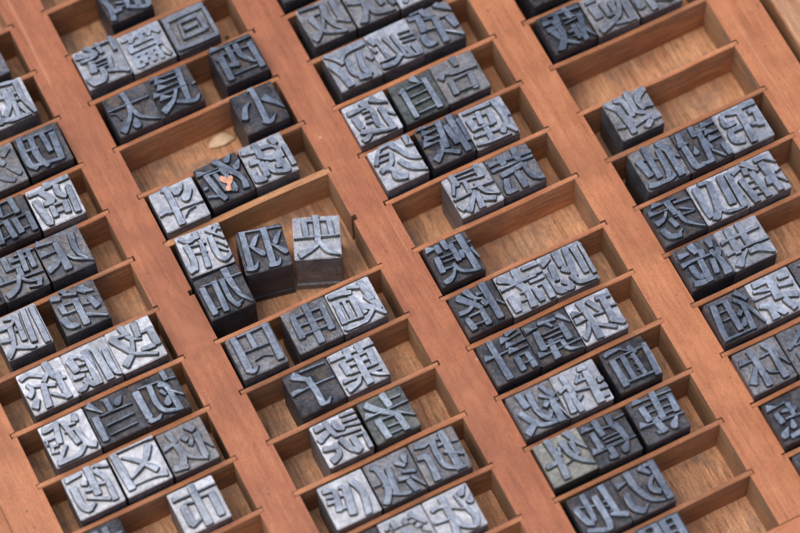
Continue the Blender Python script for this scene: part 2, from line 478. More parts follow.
# strokes of the cut letters: x,y,width triples in percent of half a block; b = thin bar with a wedge
STROKES = '''
b8:-17,85,6 3,86,22 0,-79,25/-15,-75,15 15,-90,17 49,-66,3/-29,34,3 -60,13,19 -80,-30,28/36,30,30 68,-11,17 97,-51,3
b7:b-91,80,5 97,76,5/-66,34,28 -67,-82,27/-85,30,10 -59,43,19/-65,44,8 78,35,6/77,44,22 80,-82,25/-45,-66,5 61,-69,5/-18,68,22 -21,-18,23/-48,-19,15 -9,-26,22/17,66,22 21,6,23 63,-49,9
b5:-10,88,22 -5,30,22 -26,-34,17 -76,-85,30/-5,30,19 16,-47,15 89,-97,4/-97,28,5 88,24,5/-6,-48,6 -9,-63,22 -12,-80,35/-97,17,3 -70,4,3 -63,-27,3
b6:53,85,26 35,-76,23/-12,-61,14 56,-91,18 86,-73,8/b-69,82,5 44,73,5/b-60,57,5 44,50,5/b-60,27,5 42,24,5/b-93,-1,5 55,-3,5/8,-4,14 -24,-49,17 -82,-81,32/b-70,-23,5 -13,-26,5/82,-13,5 97,-11,5
a6:-92,71,15 -50,70,13 11,83,22 95,85,19/-4,97,32 -1,73,26/76,42,22 70,-86,25/-76,35,28 -62,-71,28 -48,-86,25/-39,64,25 -7,8,25 -44,5,19/31,65,25 28,26,22 51,-1,18/-23,-20,22 -23,-67,23/37,-18,22 31,-70,25/-12,-17,9 35,-21,9/-13,-52,9 34,-56,9
a5:23,-6,23 27,-75,25/84,-2,22 83,-89,25/36,-8,5 81,-8,5/32,-62,5 83,-65,5/-15,2,23 -9,-84,25/-58,1,23 -69,-88,23/-52,-2,5 -10,-1,5/-64,-76,5 -13,-70,5/42,92,23 47,18,25/-18,91,23 -24,31,23/-12,88,5 43,88,5/-19,24,5 36,24,5
a7:-36,86,25 -34,26,25/12,77,6 96,74,6/40,87,22 34,-8,22/72,82,19 71,-3,22/-7,56,13 73,51,6/-28,23,8 20,23,9/6,30,22 6,-25,25/-95,-21,8 96,-39,5/-5,-19,18 -32,-68,18 -81,-86,31/-2,-29,13 26,-58,12 77,-68,17/16,-84,6 59,-97,6/67,-67,19 57,-97,19/-87,14,19 -85,-22,19
a8:58,66,26 49,-8,22 66,-64,14 97,-93,4/b-95,71,5 -24,61,5/b-94,19,5 -30,17,5/-18,50,22 -16,2,26 -15,-81,32/-21,-3,17 -44,-39,17 -92,-53,30/3,-20,6 30,-52,12 96,-89,5
a9:-36,39,22 -54,-47,19 -96,-87,28/6,79,22 -4,-43,22/42,84,23 29,-68,23/80,83,22 79,-94,23/-78,46,23 -32,41,13 2,70,13/-97,-7,17 -54,-24,9/-50,-61,12 23,-96,14/-47,76,9 -7,67,12/-19,8,8 6,2,8
a10:-4,34,26 -2,-86,28/-70,32,25 -67,-4,23/53,16,19 69,-34,28/-69,34,6 -8,24,5/-64,-9,6 -11,-13,6/-84,-30,30 -69,-68,28 -35,-82,12/14,-49,14 91,-91,6/-95,76,19 -59,65,15/-41,75,13 11,53,8/21,-2,5 46,-7,5/-45,97,19 -25,79,17/25,69,15 49,46,9/43,79,19 49,61,22 81,41,5
a11:-87,70,19 -50,77,19 2,42,12/20,44,19 -5,19,17/-75,37,13 -63,4,19 -85,-15,28/-72,28,9 31,-15,13/-13,8,23 -30,-96,26/-64,-44,23 -84,-72,30/31,92,26 42,25,25 83,-4,8/59,32,22 55,-20,23 60,-91,28/3,-46,10 52,-88,13
a12:-76,57,32 -65,-2,28/-71,62,17 -37,60,19 -15,34,19/-1,65,31 -6,-96,30/37,60,26 47,-97,32/76,40,23 76,-66,22 97,-97,5/-90,-27,19 -46,-34,15/-26,-52,19 -60,-80,19 -89,-97,30/-54,-53,19 -28,-85,23 -3,-97,22/-49,20,9 -24,15,9/-51,-9,9 -24,-15,9
a13:-28,97,28 -12,35,19 30,7,6/29,87,26 24,24,25/80,26,28 82,-44,28/36,34,8 90,32,15/15,-40,17 68,-45,19/-83,61,30 -38,-20,22 -21,-44,13 63,-84,13/-7,17,15 -27,-34,19 -76,-73,31/-78,62,12 -6,48,9
a14:-81,76,30 -57,71,19 -18,81,22/-24,84,22 -43,-4,23/2,74,19 25,-39,22/59,86,18 53,58,28/-95,31,10 -43,26,10/-84,-5,9 -54,-13,9/-90,-32,9 -65,-37,9/-79,0,12 -84,-34,12/44,18,22 55,-55,22 85,-78,28/-83,-83,26 -54,-87,22 6,-89,19 47,-58,18/-27,-27,15 -54,-58,15 -76,-76,19/-88,31,6 -92,7,6/-3,54,9 47,46,9/-6,26,6 35,19,6
a15:-75,24,28 -76,-83,27/-52,23,5 84,17,5/-45,-29,5 75,-27,5/-48,-72,5 72,-70,5/-81,87,28 -66,68,19 -38,31,5/-6,79,22 -4,25,22/60,67,5 45,56,22 33,47,28
a16:-80,54,30 -75,-69,28/-80,-81,22 -54,-97,22 -24,-79,5/-19,53,22 -22,-29,22 -2,-73,17 63,-97,9/22,47,26 44,28,22 50,-20,22 56,-97,25/47,4,9 95,-40,5/53,91,22 56,52,19/57,55,5 94,46,5/15,16,15 28,-8,10/33,-19,10 21,-45,30/-67,66,5 31,57,5
a17:-85,80,22 -21,80,12/12,97,28 10,-31,28/43,88,15 95,62,6/40,67,23 64,15,19 64,-81,26/-72,33,28 -69,-49,28 -48,-78,25/-47,-82,15 -17,-61,10/-84,35,13 -63,32,17/-15,33,19 -33,38,15/-29,3,13 1,-5,12/-39,-28,9 45,-71,15/27,8,10 57,0,9
a18:-80,94,28 -70,-74,30/-52,68,8 10,17,19 56,-43,26/67,69,28 27,12,22 -51,-33,9/-55,-65,5 36,-70,5 83,-72,31/-80,97,8 85,94,6/69,97,13 97,97,22
a19:-51,82,26 -40,32,22/-97,22,17 -42,29,12/-40,17,27 -35,-30,27 -52,-73,32/-91,-72,26 -37,-85,19/-28,-8,10 -11,-50,13 52,-89,8/29,79,26 50,51,25/53,29,26 48,-76,27/53,14,6 93,-52,5/-2,42,25 9,22,21/25,13,17 13,-3,19
a21:3,89,27 4,-97,30/-89,56,6 -13,54,6 97,54,6/-84,63,22 -59,57,5/-60,19,27 -58,-65,31/-62,-72,18 -21,-63,8/-53,26,6 -10,18,6/67,24,27 66,-79,27/21,26,6 73,22,6
b1:-86,19,19 -74,-34,23 -84,-88,23/-5,-57,14 84,-97,18/6,-16,26 -1,-63,18/-44,-16,6 -6,-27,6/-48,-39,6 -16,-47,6/47,-37,25 46,-71,26/91,-51,22 84,-90,22/-69,-54,22 -33,-55,14/-55,24,9 97,-30,8
b2:-89,70,26 -33,53,19 -5,51,12/-38,97,22 -1,45,15/-80,36,12 -42,33,13 -4,38,9/12,97,17 20,43,18/-9,83,8 73,82,8/79,96,17 78,30,17/-42,16,30 -49,-30,30/39,8,18 27,-44,19/-38,10,5 32,7,5/-35,-8,5 35,-11,5/-33,-26,5 30,-29,5/12,-53,15 55,-67,18 90,-92,10/-12,-28,21 -21,-78,27 -67,-87,26 -87,-52,19
b4:-97,71,23 91,73,26/93,55,19 93,-89,25/-91,-80,21 90,-96,25/-87,65,21 -92,-84,21/-35,38,18 49,38,21/51,35,15 56,-44,18/-49,-39,18 58,-41,18/-38,39,13 -46,-41,13/-26,-5,13 29,-4,13
b9:-38,81,19 -22,85,25 -27,-92,27/50,81,5 33,64,23 13,55,35/76,38,5 59,27,23 37,11,36/-56,-25,5 14,-26,5 97,-35,5 97,-35,5/-97,-15,19 -73,-9,23 -44,-23,8/0,-70,3 23,-50,3 58,-44,3
b10:b-97,59,5 7,56,5/-3,94,26 40,22,23 70,-34,19 68,-81,28/73,93,6 48,74,30/96,49,6 71,26,30/-62,45,22 -46,-53,22 -33,-91,22/-24,36,18 -12,-55,19/10,47,19 25,-67,22/-55,45,8 -1,40,8/-97,-10,12 -81,-8,12/-97,-51,9 -52,-66,12/-9,-50,12 28,-76,12/8,15,6 36,13,6
b11:-90,69,22 -40,56,18/-27,86,27 -24,16,27/47,85,25 57,52,26/-31,60,15 46,45,15 60,-18,18/-76,10,28 -38,-1,14/-36,-10,25 -37,-74,27/-82,-35,22 -91,-71,27 -47,-81,26/-18,-19,22 1,-69,19 62,-95,14/30,-43,28 28,-60,26/37,-6,27 55,-88,26/87,25,22 90,-73,22/-24,16,18 22,-7,21 55,17,18
b12:-81,83,17 -47,57,22 -7,73,14/-67,42,22 -61,-29,25 -71,-78,25/-92,-50,18 -82,-84,26/-12,87,22 -10,56,19/-3,41,13 -11,-58,22 -14,-86,22/41,41,22 42,-43,22 61,-82,17 93,-66,18/88,82,14 58,49,12/34,75,8 97,16,8/64,12,9 93,-27,6/58,-20,9 88,-48,6/-38,29,6 14,22,6/-42,-7,6 6,-16,6/-60,32,6 -31,30,6/68,83,9 96,59,8
b13:-80,48,26 -75,-81,25/-22,54,22 -26,-86,25/-80,55,5 -21,50,5/-67,-62,5 -26,-63,5/10,50,23 9,-46,19 30,-90,18/20,-83,13 55,-74,4/38,90,30 43,15,23 57,-46,17 91,-95,3/23,48,5 97,44,5/-1,-14,4 15,-14,4
b14:-85,93,6 97,78,6/-72,86,24 -72,-76,26/-90,-79,20 -56,-84,18 -37,-58,5/20,85,26 22,-86,26/7,-86,20 42,-89,18 57,-68,5/-7,61,5 -24,46,18 -40,23,22/89,56,5 70,37,18 55,12,22/-57,22,5 -8,-26,24/36,7,5 86,-42,24
b15:-2,95,26 3,-18,24 -21,-54,20 -75,-83,30/5,-18,18 40,-70,18 95,-93,5/-97,-4,8 93,-1,6/-94,5,14 -73,-1,5/-51,69,22 -45,3,22/53,72,20 64,5,20/-46,72,6 58,73,6
b16:-69,87,22 -65,58,28 -64,-64,30/-73,-68,22 -49,-85,18 -21,-67,4/79,88,26 75,-81,28/-1,87,19 1,10,22/-46,85,9 78,85,9/-48,8,5 60,3,5/-23,-43,3 20,-37,4 50,-53,3
b17:8,93,26 3,-92,28/-60,58,22 -62,-40,27/72,53,22 66,-55,27/-67,62,10 -47,65,13/-50,57,8 68,52,8/-55,-32,8 60,-37,8/-54,13,8 73,3,8
b18:-74,41,25 -80,-57,25/-42,36,15 -43,-52,15/-7,37,22 -7,-63,22/-80,43,9 3,28,9/-91,-80,19 -56,-92,22 1,-90,19 64,-46,17/57,82,28 68,-9,25/52,15,25 84,-63,15/20,-23,25 61,-52,19 94,-97,10/-89,75,19 -40,69,19 2,55,17/-78,-54,9 -7,-63,9/0,80,12 48,63,13/6,19,14 19,-53,19
b19:-57,79,35 -29,52,19 -1,31,18/-8,39,26 0,-37,25 -1,-89,27/-6,-85,22 16,-96,18 42,-75,4/-91,2,9 14,5,5 95,1,5/-97,4,19 -67,9,14 -39,2,3/-24,81,5 83,75,5
b20:-95,75,19 -56,69,12 73,62,9 97,63,13/-18,88,25 -19,46,25/34,87,25 35,48,25/-55,42,26 -49,-14,28/69,41,25 63,-26,25/9,31,25 7,-94,28/-54,44,8 61,38,8/-46,-20,8 62,-28,8/-36,13,6 51,5,6/-87,-40,17 -44,-44,9 75,-57,8/-19,-50,15 -37,-71,19 -83,-80,30/25,-46,10 54,-70,14 96,-96,5
b21:37,85,12 97,76,9/37,58,12 95,50,9/4,75,19 1,47,25 25,27,17/30,38,9 97,20,8/-81,75,26 -48,73,18/-34,88,18 -27,46,22 -17,11,14/-87,22,26 -52,37,22 -22,44,18/-22,14,13 85,-4,8/-87,-19,22 -34,-36,17/-34,-17,19 -41,-65,22 -76,-80,30/-7,-9,22 6,-53,22 39,-96,17/41,-23,25 45,-84,25/95,-25,23 92,-93,25/48,-23,8 97,-27,8
b22:12,90,28 20,30,26/-68,74,28 -33,34,23 16,-6,23/29,-8,26 40,-96,26/-53,-8,28 -43,-97,27/33,57,5 78,56,5/b-91,20,5 96,17,5/41,-11,10 97,-53,5/-38,-12,5 24,-17,5/-26,-51,5 33,-55,5/-29,-84,5 32,-85,5
b23:-82,70,19 -45,62,19 -42,35,22 -57,-30,26/-84,17,18 -48,9,9/9,57,31 -13,-67,31/41,66,25 62,-3,26 43,-97,26/-17,59,13 15,54,13/-27,24,9 3,16,9/-51,-26,9 -9,-36,9/-80,40,12 -50,32,9
b24:-71,76,22 -51,55,25 -48,-35,26 -84,-93,26/-12,46,22 -25,-69,25/-97,-4,5 -68,-6,5/-58,14,5 -20,9,5/-67,-18,5 -26,-24,5/-40,-66,12 25,-97,17/69,64,28 64,33,13/28,50,19 55,23,13/8,-23,18 48,-33,12/42,-44,22 54,-97,25/62,-32,12 94,-91,5/35,3,12 84,-14,13
b25:-78,75,21 -40,63,14 -5,72,8/-90,22,17 -53,7,25 -57,-97,28/-6,61,26 -11,-3,22 2,-60,18 70,-97,13/44,88,28 48,-90,31/10,39,12 43,37,9/20,4,15 87,-40,6/67,31,5 92,26,5/-3,67,8 28,63,5
b26:-22,80,27 -20,-23,28 -33,-89,28/-80,44,15 -39,45,12 44,-5,5/-93,-7,12 -30,-18,8/33,67,10 50,7,21 70,-47,26 55,-90,22/-6,-23,18 6,-65,21 54,-97,10/87,86,5 58,62,30/97,45,5 80,19,27
c1:18,73,30 9,11,23 21,-38,18 59,-94,8/-57,32,28 -41,-31,19 -15,-66,15 58,-96,8/-5,26,9 -26,-30,15 -85,-75,30/60,77,22 60,-33,22/45,-26,12 90,-60,8/-84,87,13 5,76,9/-56,41,6 -7,36,6
c2:-96,31,22 -44,4,13/-35,21,19 -32,-36,22 -71,-96,30/-14,-11,15 0,-70,21 81,-97,5/36,-12,22 43,-42,22/80,-34,19 89,-66,19/-65,49,6 92,27,6
c3:-93,87,13 -56,59,22 -36,19,17/-34,31,13 -2,64,21 87,69,22/-90,35,26 -66,-19,28 -51,-95,30/-13,28,18 -17,-37,21 14,-74,17/49,37,23 33,-38,23 49,-80,25/-3,-79,18 45,-86,22/77,5,18 88,-19,14
c4:-87,70,25 -75,37,21/-59,55,18 -49,-55,19/-27,47,15 2,-56,15/-97,27,14 -86,1,14/-92,-55,6 0,-59,6/-93,-79,22 -43,-87,21 6,-62,18/9,45,13 21,-45,15 24,-76,14 83,-97,6/41,37,6 90,32,6/37,14,8 97,6,8/40,-9,8 94,-16,8/40,-38,22 46,-83,17/75,-40,25 84,-97,25
c5:-90,77,18 -42,70,18/-26,97,22 -16,65,21 18,46,8/42,94,26 70,63,14 96,38,5/-52,58,27 -56,-3,31/-71,-25,30 -67,-68,28 -29,-79,10/12,34,25 9,-90,27/68,14,25 82,-39,26/-32,48,6 14,37,6/-49,-2,6 -3,-13,6/26,-40,9 93,-95,8/37,25,5 71,21,5/-77,97,13 -35,97,9
c6:-85,57,22 -7,53,10/-12,80,28 12,35,18/33,77,30 58,53,15 91,33,5/-70,28,26 -63,-29,28/-27,35,8 18,32,8/-26,9,8 5,6,8/-32,-16,8 5,-23,8/14,25,22 8,-45,21 26,-73,8/-73,-48,21 -31,-66,21 65,-97,12/-25,-53,15 -44,-76,15 -80,-91,28/50,23,23 56,-63,25 62,-94,25/66,-2,12 94,-35,5
c7:-52,51,22 -50,-89,23/58,61,22 62,-89,25/-31,49,5 48,49,5/-30,7,5 46,9,5/-29,-34,5 44,-31,5/-30,-79,5 49,-78,5/12,88,32 27,64,13 35,52,3/-68,43,8 -46,54,13
c8:5,93,28 9,53,18/-80,21,28 -57,38,18 -14,24,17 83,16,15/-48,-8,23 -52,-73,26/44,-5,22 37,-82,25/-35,-4,10 44,-5,9/-46,-68,6 39,-72,8
c9:4,97,28 30,53,26 59,-3,19 97,-29,8/-88,26,17 -46,85,14 -1,90,14/-70,61,9 -12,55,9/-80,34,9 -23,32,9/-8,48,14 -31,4,21 -83,-13,22/-79,-7,18 -38,-25,19 -38,-65,27 1,-80,25/9,-1,22 36,-48,22 96,-90,8/79,92,25 73,58,13/67,54,6 97,45,6
c10:b-84,89,5 1,87,5/b-75,58,5 -2,60,5/b-78,29,5 -11,28,5/b-93,6,5 -12,5,5/9,88,25 -8,-38,23/-28,-48,13 30,-83,17/-18,0,15 -32,-42,15 -74,-75,30/32,55,23 41,-37,25/62,93,26 69,-90,27/97,58,26 96,-47,25/29,57,5 96,55,5
c11:-85,80,9 39,77,13/-75,43,28 -69,-10,28/-27,59,21 -33,4,21/19,44,23 16,-12,25/-69,48,8 19,38,8/-68,-9,8 13,-18,8/-24,-7,23 -25,-81,23/-87,-40,13 22,-50,12/-93,-81,10 -24,-92,12 59,-97,9/56,83,23 70,11,25 63,-54,25/62,-50,21 89,-97,9/66,-27,22 33,-72,23/92,32,19 89,-3,30
c12:-54,95,25 -52,45,27/61,94,25 60,36,26/-42,90,6 56,85,6/-39,54,6 52,36,6/-37,72,5 51,62,5/-63,51,13 -85,9,10/-15,46,18 -17,-12,18/21,18,15 43,-34,18 92,-70,8/-16,4,9 93,-8,8/-92,-12,10 4,-13,8/1,-19,18 -28,-52,21 -58,-86,27/7,-27,22 -2,-97,27/21,-62,22 64,-83,21/-96,-40,13 -78,-73,14
c13:-91,64,22 -46,61,13 96,46,14/-37,80,26 -33,42,26/33,89,25 33,34,25/-93,32,13 -13,28,9 93,23,12/-66,-5,22 39,5,22/47,5,19 41,-20,18/-57,-30,23 -72,-86,27 -37,-95,18/-1,-19,23 3,-95,26/41,-20,18 51,-69,15 94,-97,5
c14:61,86,26 68,-97,27/83,40,5 97,40,5/85,8,12 97,-45,5/b-91,70,5 -36,76,5/-44,80,22 -43,47,22/-11,91,22 -6,51,22/-66,28,22 -71,-39,25/13,59,22 15,-20,22/-47,23,5 14,20,5/-48,0,5 10,-2,5/-65,-28,9 -19,-34,9/-16,-27,17 5,-69,15 67,-97,9/-20,-49,13 -41,-77,15 -81,-94,30/40,15,22 36,-16,14/10,69,5 45,68,5
c15:52,97,28 55,-79,27/-67,78,28 -31,38,25 5,-6,17/-26,95,28 -5,49,15 26,27,6/12,60,17 41,52,4/-92,10,19 -47,9,15 -4,37,12/-75,-26,21 -68,-79,26/-2,-14,21 -2,-82,26/-61,-18,8 2,-18,8/-57,-64,6 -2,-67,6/22,20,22 30,0,22/74,-3,9 97,-34,4
c16:-85,77,26 -33,43,26 0,-17,27 -4,-92,28/-9,89,26 -9,34,27/-97,30,17 -68,29,10 65,28,10/-77,-16,27 -73,-84,28/28,79,15 97,74,12/39,37,9 94,36,9/29,11,12 91,9,12/33,-22,23 39,-84,25/83,-20,23 83,-91,26/42,-16,8 84,-17,8/-28,-18,6 -1,-18,6/-39,-51,6 -5,-53,6
c17:-94,58,25 -56,77,25/-22,87,25 -22,21,25/27,86,25 8,-45,25/58,78,21 61,-50,21/92,76,14 91,-68,18/-62,38,25 -69,-29,25/-23,6,26 0,-12,27/-93,-21,25 -94,-63,27 -53,-93,34/-47,-95,28 -21,-78,26/-50,-47,19 -21,-73,19/-4,-39,25 16,-82,18 86,-91,14/-91,13,19 -92,-21,19
c18:-45,92,23 -41,-93,28/b-97,20,5 19,20,5/b0,63,5 91,71,5/b12,34,5 96,34,5/b10,6,5 92,5,5/33,90,23 53,91,13 81,90,4/24,-24,23 26,-85,25/74,-28,22 76,-91,25/30,-20,5 80,-23,5/32,-61,5 80,-63,5
c19:57,78,19 76,55,14 95,27,3/-31,77,18 0,69,12 41,67,13/b-97,59,5 -44,64,5/-58,44,27 -62,-37,28/52,35,23 57,-38,26/1,64,15 17,41,9/-38,23,5 40,25,5/-37,3,5 42,2,5/-38,-19,5 38,-19,5/-52,-31,9 18,-32,8/-21,-12,23 -26,-97,28/b-97,-62,5 97,-60,5/23,-35,19 35,-79,15 88,-97,4
c20:-42,86,27 -30,3,27 -32,-94,30/-45,-12,14 -64,-48,18 -93,-70,27/b-92,39,5 -42,40,5/b-97,4,5 -49,4,5/-6,75,18 15,34,21 29,6,13/34,70,19 90,63,17/56,59,26 52,-54,27/-20,-32,12 49,-80,15/36,-45,8 86,-70,25/-19,9,6 33,3,8/68,15,5 97,11,8
c21:-48,87,25 -38,24,28/-77,9,22 -46,-45,23 -8,-79,17 82,-97,5/-5,76,26 -8,3,23 15,-61,18 69,-97,5/-27,-47,21 -85,-86,31/53,81,18 69,45,18/70,46,27 86,21,21/31,45,13 92,-4,12/68,2,26 66,-95,27/31,-9,18 46,7,22/45,-35,15 28,-54,22/76,-9,9 97,-91,4
c22:-53,79,22 -44,-23,22/-91,20,18 -53,27,12 -37,3,9/-74,0,18 -79,-84,26/-54,-3,22 -46,-97,25/22,75,18 54,70,19/45,52,27 43,-97,32/-2,31,12 43,23,8/-33,-2,8 41,-20,8/-35,-46,12 -12,-32,8/78,-3,26 97,-4,18/47,-35,12 96,-40,19/46,-76,14 86,-73,19/14,57,9 -11,26,12
c23:-82,73,13 -56,81,19 -4,77,5/-11,76,5 38,37,6/23,68,19 41,35,15/-64,43,26 -62,-79,28/89,53,23 81,-91,27/-19,35,21 -19,-70,22/25,32,18 32,-66,19/-56,45,5 84,44,5/-48,-71,8 68,-77,8/9,22,5 31,23,5/13,-10,5 31,-9,5/11,-39,5 31,-39,5
c24:-40,95,26 -32,6,26 -35,-85,28/-90,-12,17 -47,-9,18/14,60,28 23,0,22 54,-46,15 97,-81,3/46,95,28 67,44,18 97,-6,4/48,46,21 50,-15,18/-8,45,12 -17,12,12/-7,-32,3 30,-26,3 50,-54,3
c25:b-91,68,5 -14,64,5/-28,89,26 -23,20,25/33,88,27 31,45,18 52,5,14/45,45,23 58,-35,25/-60,42,22 -56,-30,25/-30,5,5 38,4,5/-27,-14,5 41,-16,5/-30,-34,5 37,-36,5/b-94,-39,5 97,-40,5/-22,-32,22 -16,-88,26/-39,-81,17 -8,-83,17/62,-41,5 32,-75,30/-27,52,6 43,40,6/55,63,6 97,65,6
c26:b-72,83,5 97,73,5/18,95,26 11,-22,25/-49,54,25 -45,-8,26/80,55,22 75,-18,25/-35,54,5 77,49,5/-38,24,5 73,16,5/-31,-9,5 72,-12,5/b-94,-22,5 97,-40,5/-23,-19,25 -12,-78,27/-37,-71,15 3,-74,15/67,-37,5 34,-72,31
c27:-84,45,25 -68,-22,25 -47,-41,21/-36,85,23 -36,13,23 -38,-33,18/7,56,25 10,-68,26 -9,-97,25/-81,-60,18 -4,-94,18/50,86,27 60,-50,25/33,-38,12 97,-69,22/30,22,5 51,23,5/32,-1,5 52,-2,5/36,-25,5 53,-25,5/-77,46,5 8,18,5
c28:b-97,45,5 -52,57,5/-78,8,26 -77,-54,26 -45,-85,25/-48,-89,18 -12,-64,5/-35,89,28 -29,23,26 1,-50,18 55,-83,6/25,84,25 53,46,12/76,91,27 79,-82,27/43,86,14 76,84,14/58,31,12 32,7,18 30,-21,22 54,-42,22
d1:-18,81,22 -23,24,22/28,86,23 41,33,23/-46,78,8 94,64,9/-83,55,22 -24,50,9/-81,18,22 -27,13,12/-35,43,25 -31,-35,25 -73,-97,30/-63,3,26 -36,-57,18 17,-97,9/1,41,6 82,26,5/79,28,26 67,-35,18 97,-97,4/28,-6,22 29,-74,18/54,-12,22 51,-97,22/-2,-28,13 20,-27,13/9,-55,6 51,-67,6/2,15,5 62,18,5
d2:-63,45,36 -58,-16,36/-80,69,14 -37,66,13/-21,41,21 -14,-30,21/17,29,25 18,-38,21/-16,-34,9 34,-23,9/50,21,18 21,-49,18 -79,-83,30/-9,-76,14 76,-97,14/71,19,25 68,-97,26
d3:-91,-19,26 -85,-51,28 -64,-54,10/-39,-33,22 -31,-89,27/-6,-54,9 51,-71,26/35,-45,19 78,-76,9
d4:-89,81,19 -54,38,26 -41,-40,26 -40,-86,27/-49,81,18 -17,65,24 -10,-15,24/14,97,27 8,1,26/92,81,29 45,49,27 50,-5,18/8,1,18 76,-51,15/55,3,15 90,-3,18/-35,-12,15 -5,-61,18/-25,-61,15 36,-49,18 74,-53,15/47,-70,23 19,-93,27/97,-59,26 58,-62,18/-94,-38,11 -64,-49,11
d5:-29,93,25 -29,-60,25/-77,45,28 -60,-38,27/22,54,23 16,-43,23 3,-77,21/-86,-79,26 -26,-94,22 32,-80,18/36,87,28 57,32,18 91,-15,4/58,48,23 59,-97,28/-49,37,5 12,16,5
d6:-74,85,23 -73,-80,27 -40,-89,18/b-97,28,5 -50,29,5/-10,89,22 -11,47,22/15,68,22 0,-93,26/-12,58,9 44,55,9/20,9,12 30,-38,14/-37,-1,5 -41,-26,25/b35,67,5 92,70,5/b37,31,5 93,31,5/b36,-3,5 89,-2,5/81,-38,23 89,-92,26/26,-46,10 65,-96,8/0,27,5 24,25,5/-39,-85,12 4,-97,18
d7:25,77,18 91,75,22/14,76,27 4,-90,28/-64,75,22 -68,29,27 -27,24,17/-57,81,14 -3,67,23/49,41,22 75,36,25 66,-35,26/31,-16,12 80,-36,14/-69,-12,27 -69,-52,27 -33,-72,17/-71,-4,18 -14,-6,21
d8:b-65,81,5 44,76,5/b-97,49,5 -9,45,5/0,75,27 6,11,21/24,59,10 97,48,5/36,28,10 89,-9,5/-25,36,12 -50,10,15 -86,3,23/20,13,15 27,-39,15 90,-97,4/-77,-32,26 -63,-71,27 -19,-86,17/-26,-3,18 -14,-42,22/-21,-75,12 1,-63,4/-2,-1,5 85,-12,5
d9:-71,73,30 -75,-27,27 -69,-70,30/-6,73,27 -30,-50,27 -60,-94,30/-50,85,18 -9,74,14/47,78,30 40,-54,32/82,76,23 78,-91,25/-26,-30,12 -3,-79,14 68,-97,9/97,52,14 97,-44,14
d10:-97,64,18 -55,75,12/-38,90,25 9,31,13/-41,60,25 -46,36,21/-77,22,27 -65,-97,26/-21,32,25 -8,-97,26/34,52,27 52,-96,26/18,75,18 71,74,18/60,70,14 97,32,6/25,-16,14 21,-48,23/-62,-2,6 -27,-4,6/-65,-32,6 -30,-35,6/-68,-63,6 -28,-68,6/53,-17,8 97,-72,5/72,-10,6 97,-5,6
d11:-82,59,25 -41,57,12/-19,85,31 -9,47,25/-91,16,22 -47,18,12 43,15,8/11,47,27 9,15,22/62,76,31 60,44,18/50,27,17 66,-35,22 68,-97,35/84,22,23 68,1,28/-59,-4,25 -51,-54,25 -32,-65,19/-12,4,25 -16,-95,27/-80,-80,26 -7,-97,22/36,-12,23 27,-71,23/-33,-48,8 -2,-56,8
d12:-44,84,27 -50,-31,26/9,88,26 8,-17,26/-93,37,17 -62,38,10 82,39,12/-97,-21,13 6,-20,8 96,-26,8/-10,-34,10 -43,-57,21 -75,-89,34/-6,-55,9 36,-50,30 88,-97,5
d13:-67,74,25 -90,-81,26/-12,73,25 -12,-68,24/-55,73,7 -5,73,7/-57,34,5 -14,34,5/-58,-6,5 -11,-5,5/44,88,23 58,64,12 74,41,17/25,61,16 64,7,18 95,-84,6/48,22,19 37,-88,26/27,3,16 12,-10,19/26,-30,9 11,-54,25/-97,-80,26 -81,-86,10 35,-89,7
d14:-69,77,26 -16,72,16 19,61,12/-83,51,12 -14,30,10/2,70,32 -3,-17,32/-97,19,10 -23,15,7/-91,-18,21 -60,-42,18 -54,-97,33/-56,-23,30 -9,-94,21/13,-10,21 77,-36,26/41,62,16 80,59,18/23,30,12 81,17,12/19,-34,26 40,-86,27
d16:-34,81,18 -27,48,25 -24,-16,25 -25,-87,28/-41,2,14 -82,-55,32/35,79,23 54,39,25 51,-32,25 53,-85,28/-5,-18,6 9,-40,11 39,-57,3/b-92,39,5 -38,38,5/0,34,6 47,37,6/75,-4,8 95,-42,5
d18:b-93,63,5 -12,67,5/-70,37,19 -63,-8,25/-43,36,10 8,27,23/-23,-16,10 -30,-41,26/-53,-38,5 -82,-63,32/-58,-79,18 -15,-76,19/-4,56,21 -6,-1,16/-43,-1,7 27,-7,6
a4:-78,83,24 -83,-36,28 -58,-79,24/-28,64,24 -35,-33,28 -11,-90,19/21,56,22 25,-30,22/63,45,28 54,-83,28/-60,70,9 71,62,9/-73,13,9 -18,5,9/-51,-69,15 53,-85,11
a2:7,64,25 3,-8,25 -33,-57,25/33,59,18 16,-90,21/68,74,22 67,-9,21 91,-97,14/-53,-71,22 15,-93,21 66,-97,25/-46,40,14 -2,27,13/40,-36,14 59,-89,14/-55,-11,18 -66,-84,18/27,29,9 53,24,9/26,-4,8 52,-9,8/-11,97,15 71,80,15
'''
BW = .788                     # width of a block
SH = .20                      # height of its shoulder above the rim
FACE = .066                   # height of the letter above the shoulder
BOT = -.930

# ------------------------------------------------------------------ raised mirrored letters
_fc = bpy.data.curves.new('letter_source', 'FONT')
_fo = bpy.data.objects.new('letter_source', _fc)
scene.collection.objects.link(_fo)

def outlines(ch):
    _fc.body = ch
    bpy.context.view_layer.update()
    cu = _fo.to_curve(bpy.context.evaluated_depsgraph_get())
    res = []
    for sp in cu.splines:
        bp = sp.bezier_points; n = len(bp); pts = []
        for i in range(n):
            a, b = bp[i], bp[(i + 1) % n]
            p0, p1, p2, p3 = a.co.xy, a.handle_right.xy, b.handle_left.xy, b.co.xy
            L = (p3 - p0).length
            if L < 1e-5: continue
            def off(p):
                d = (p3 - p0) / L; w = p - p0
                return abs(d.x * w.y - d.y * w.x)
            seg = 1 if max(off(p1), off(p2)) < .003 else 6
            for s in range(seg):
                t = s / seg
                pts.append(p0 * (1 - t) ** 3 + p1 * 3 * t * (1 - t) ** 2 + p2 * 3 * t * t * (1 - t) + p3 * t ** 3)
        if len(pts) > 2: res.append(pts)
    _fo.to_curve_clear()
    return res

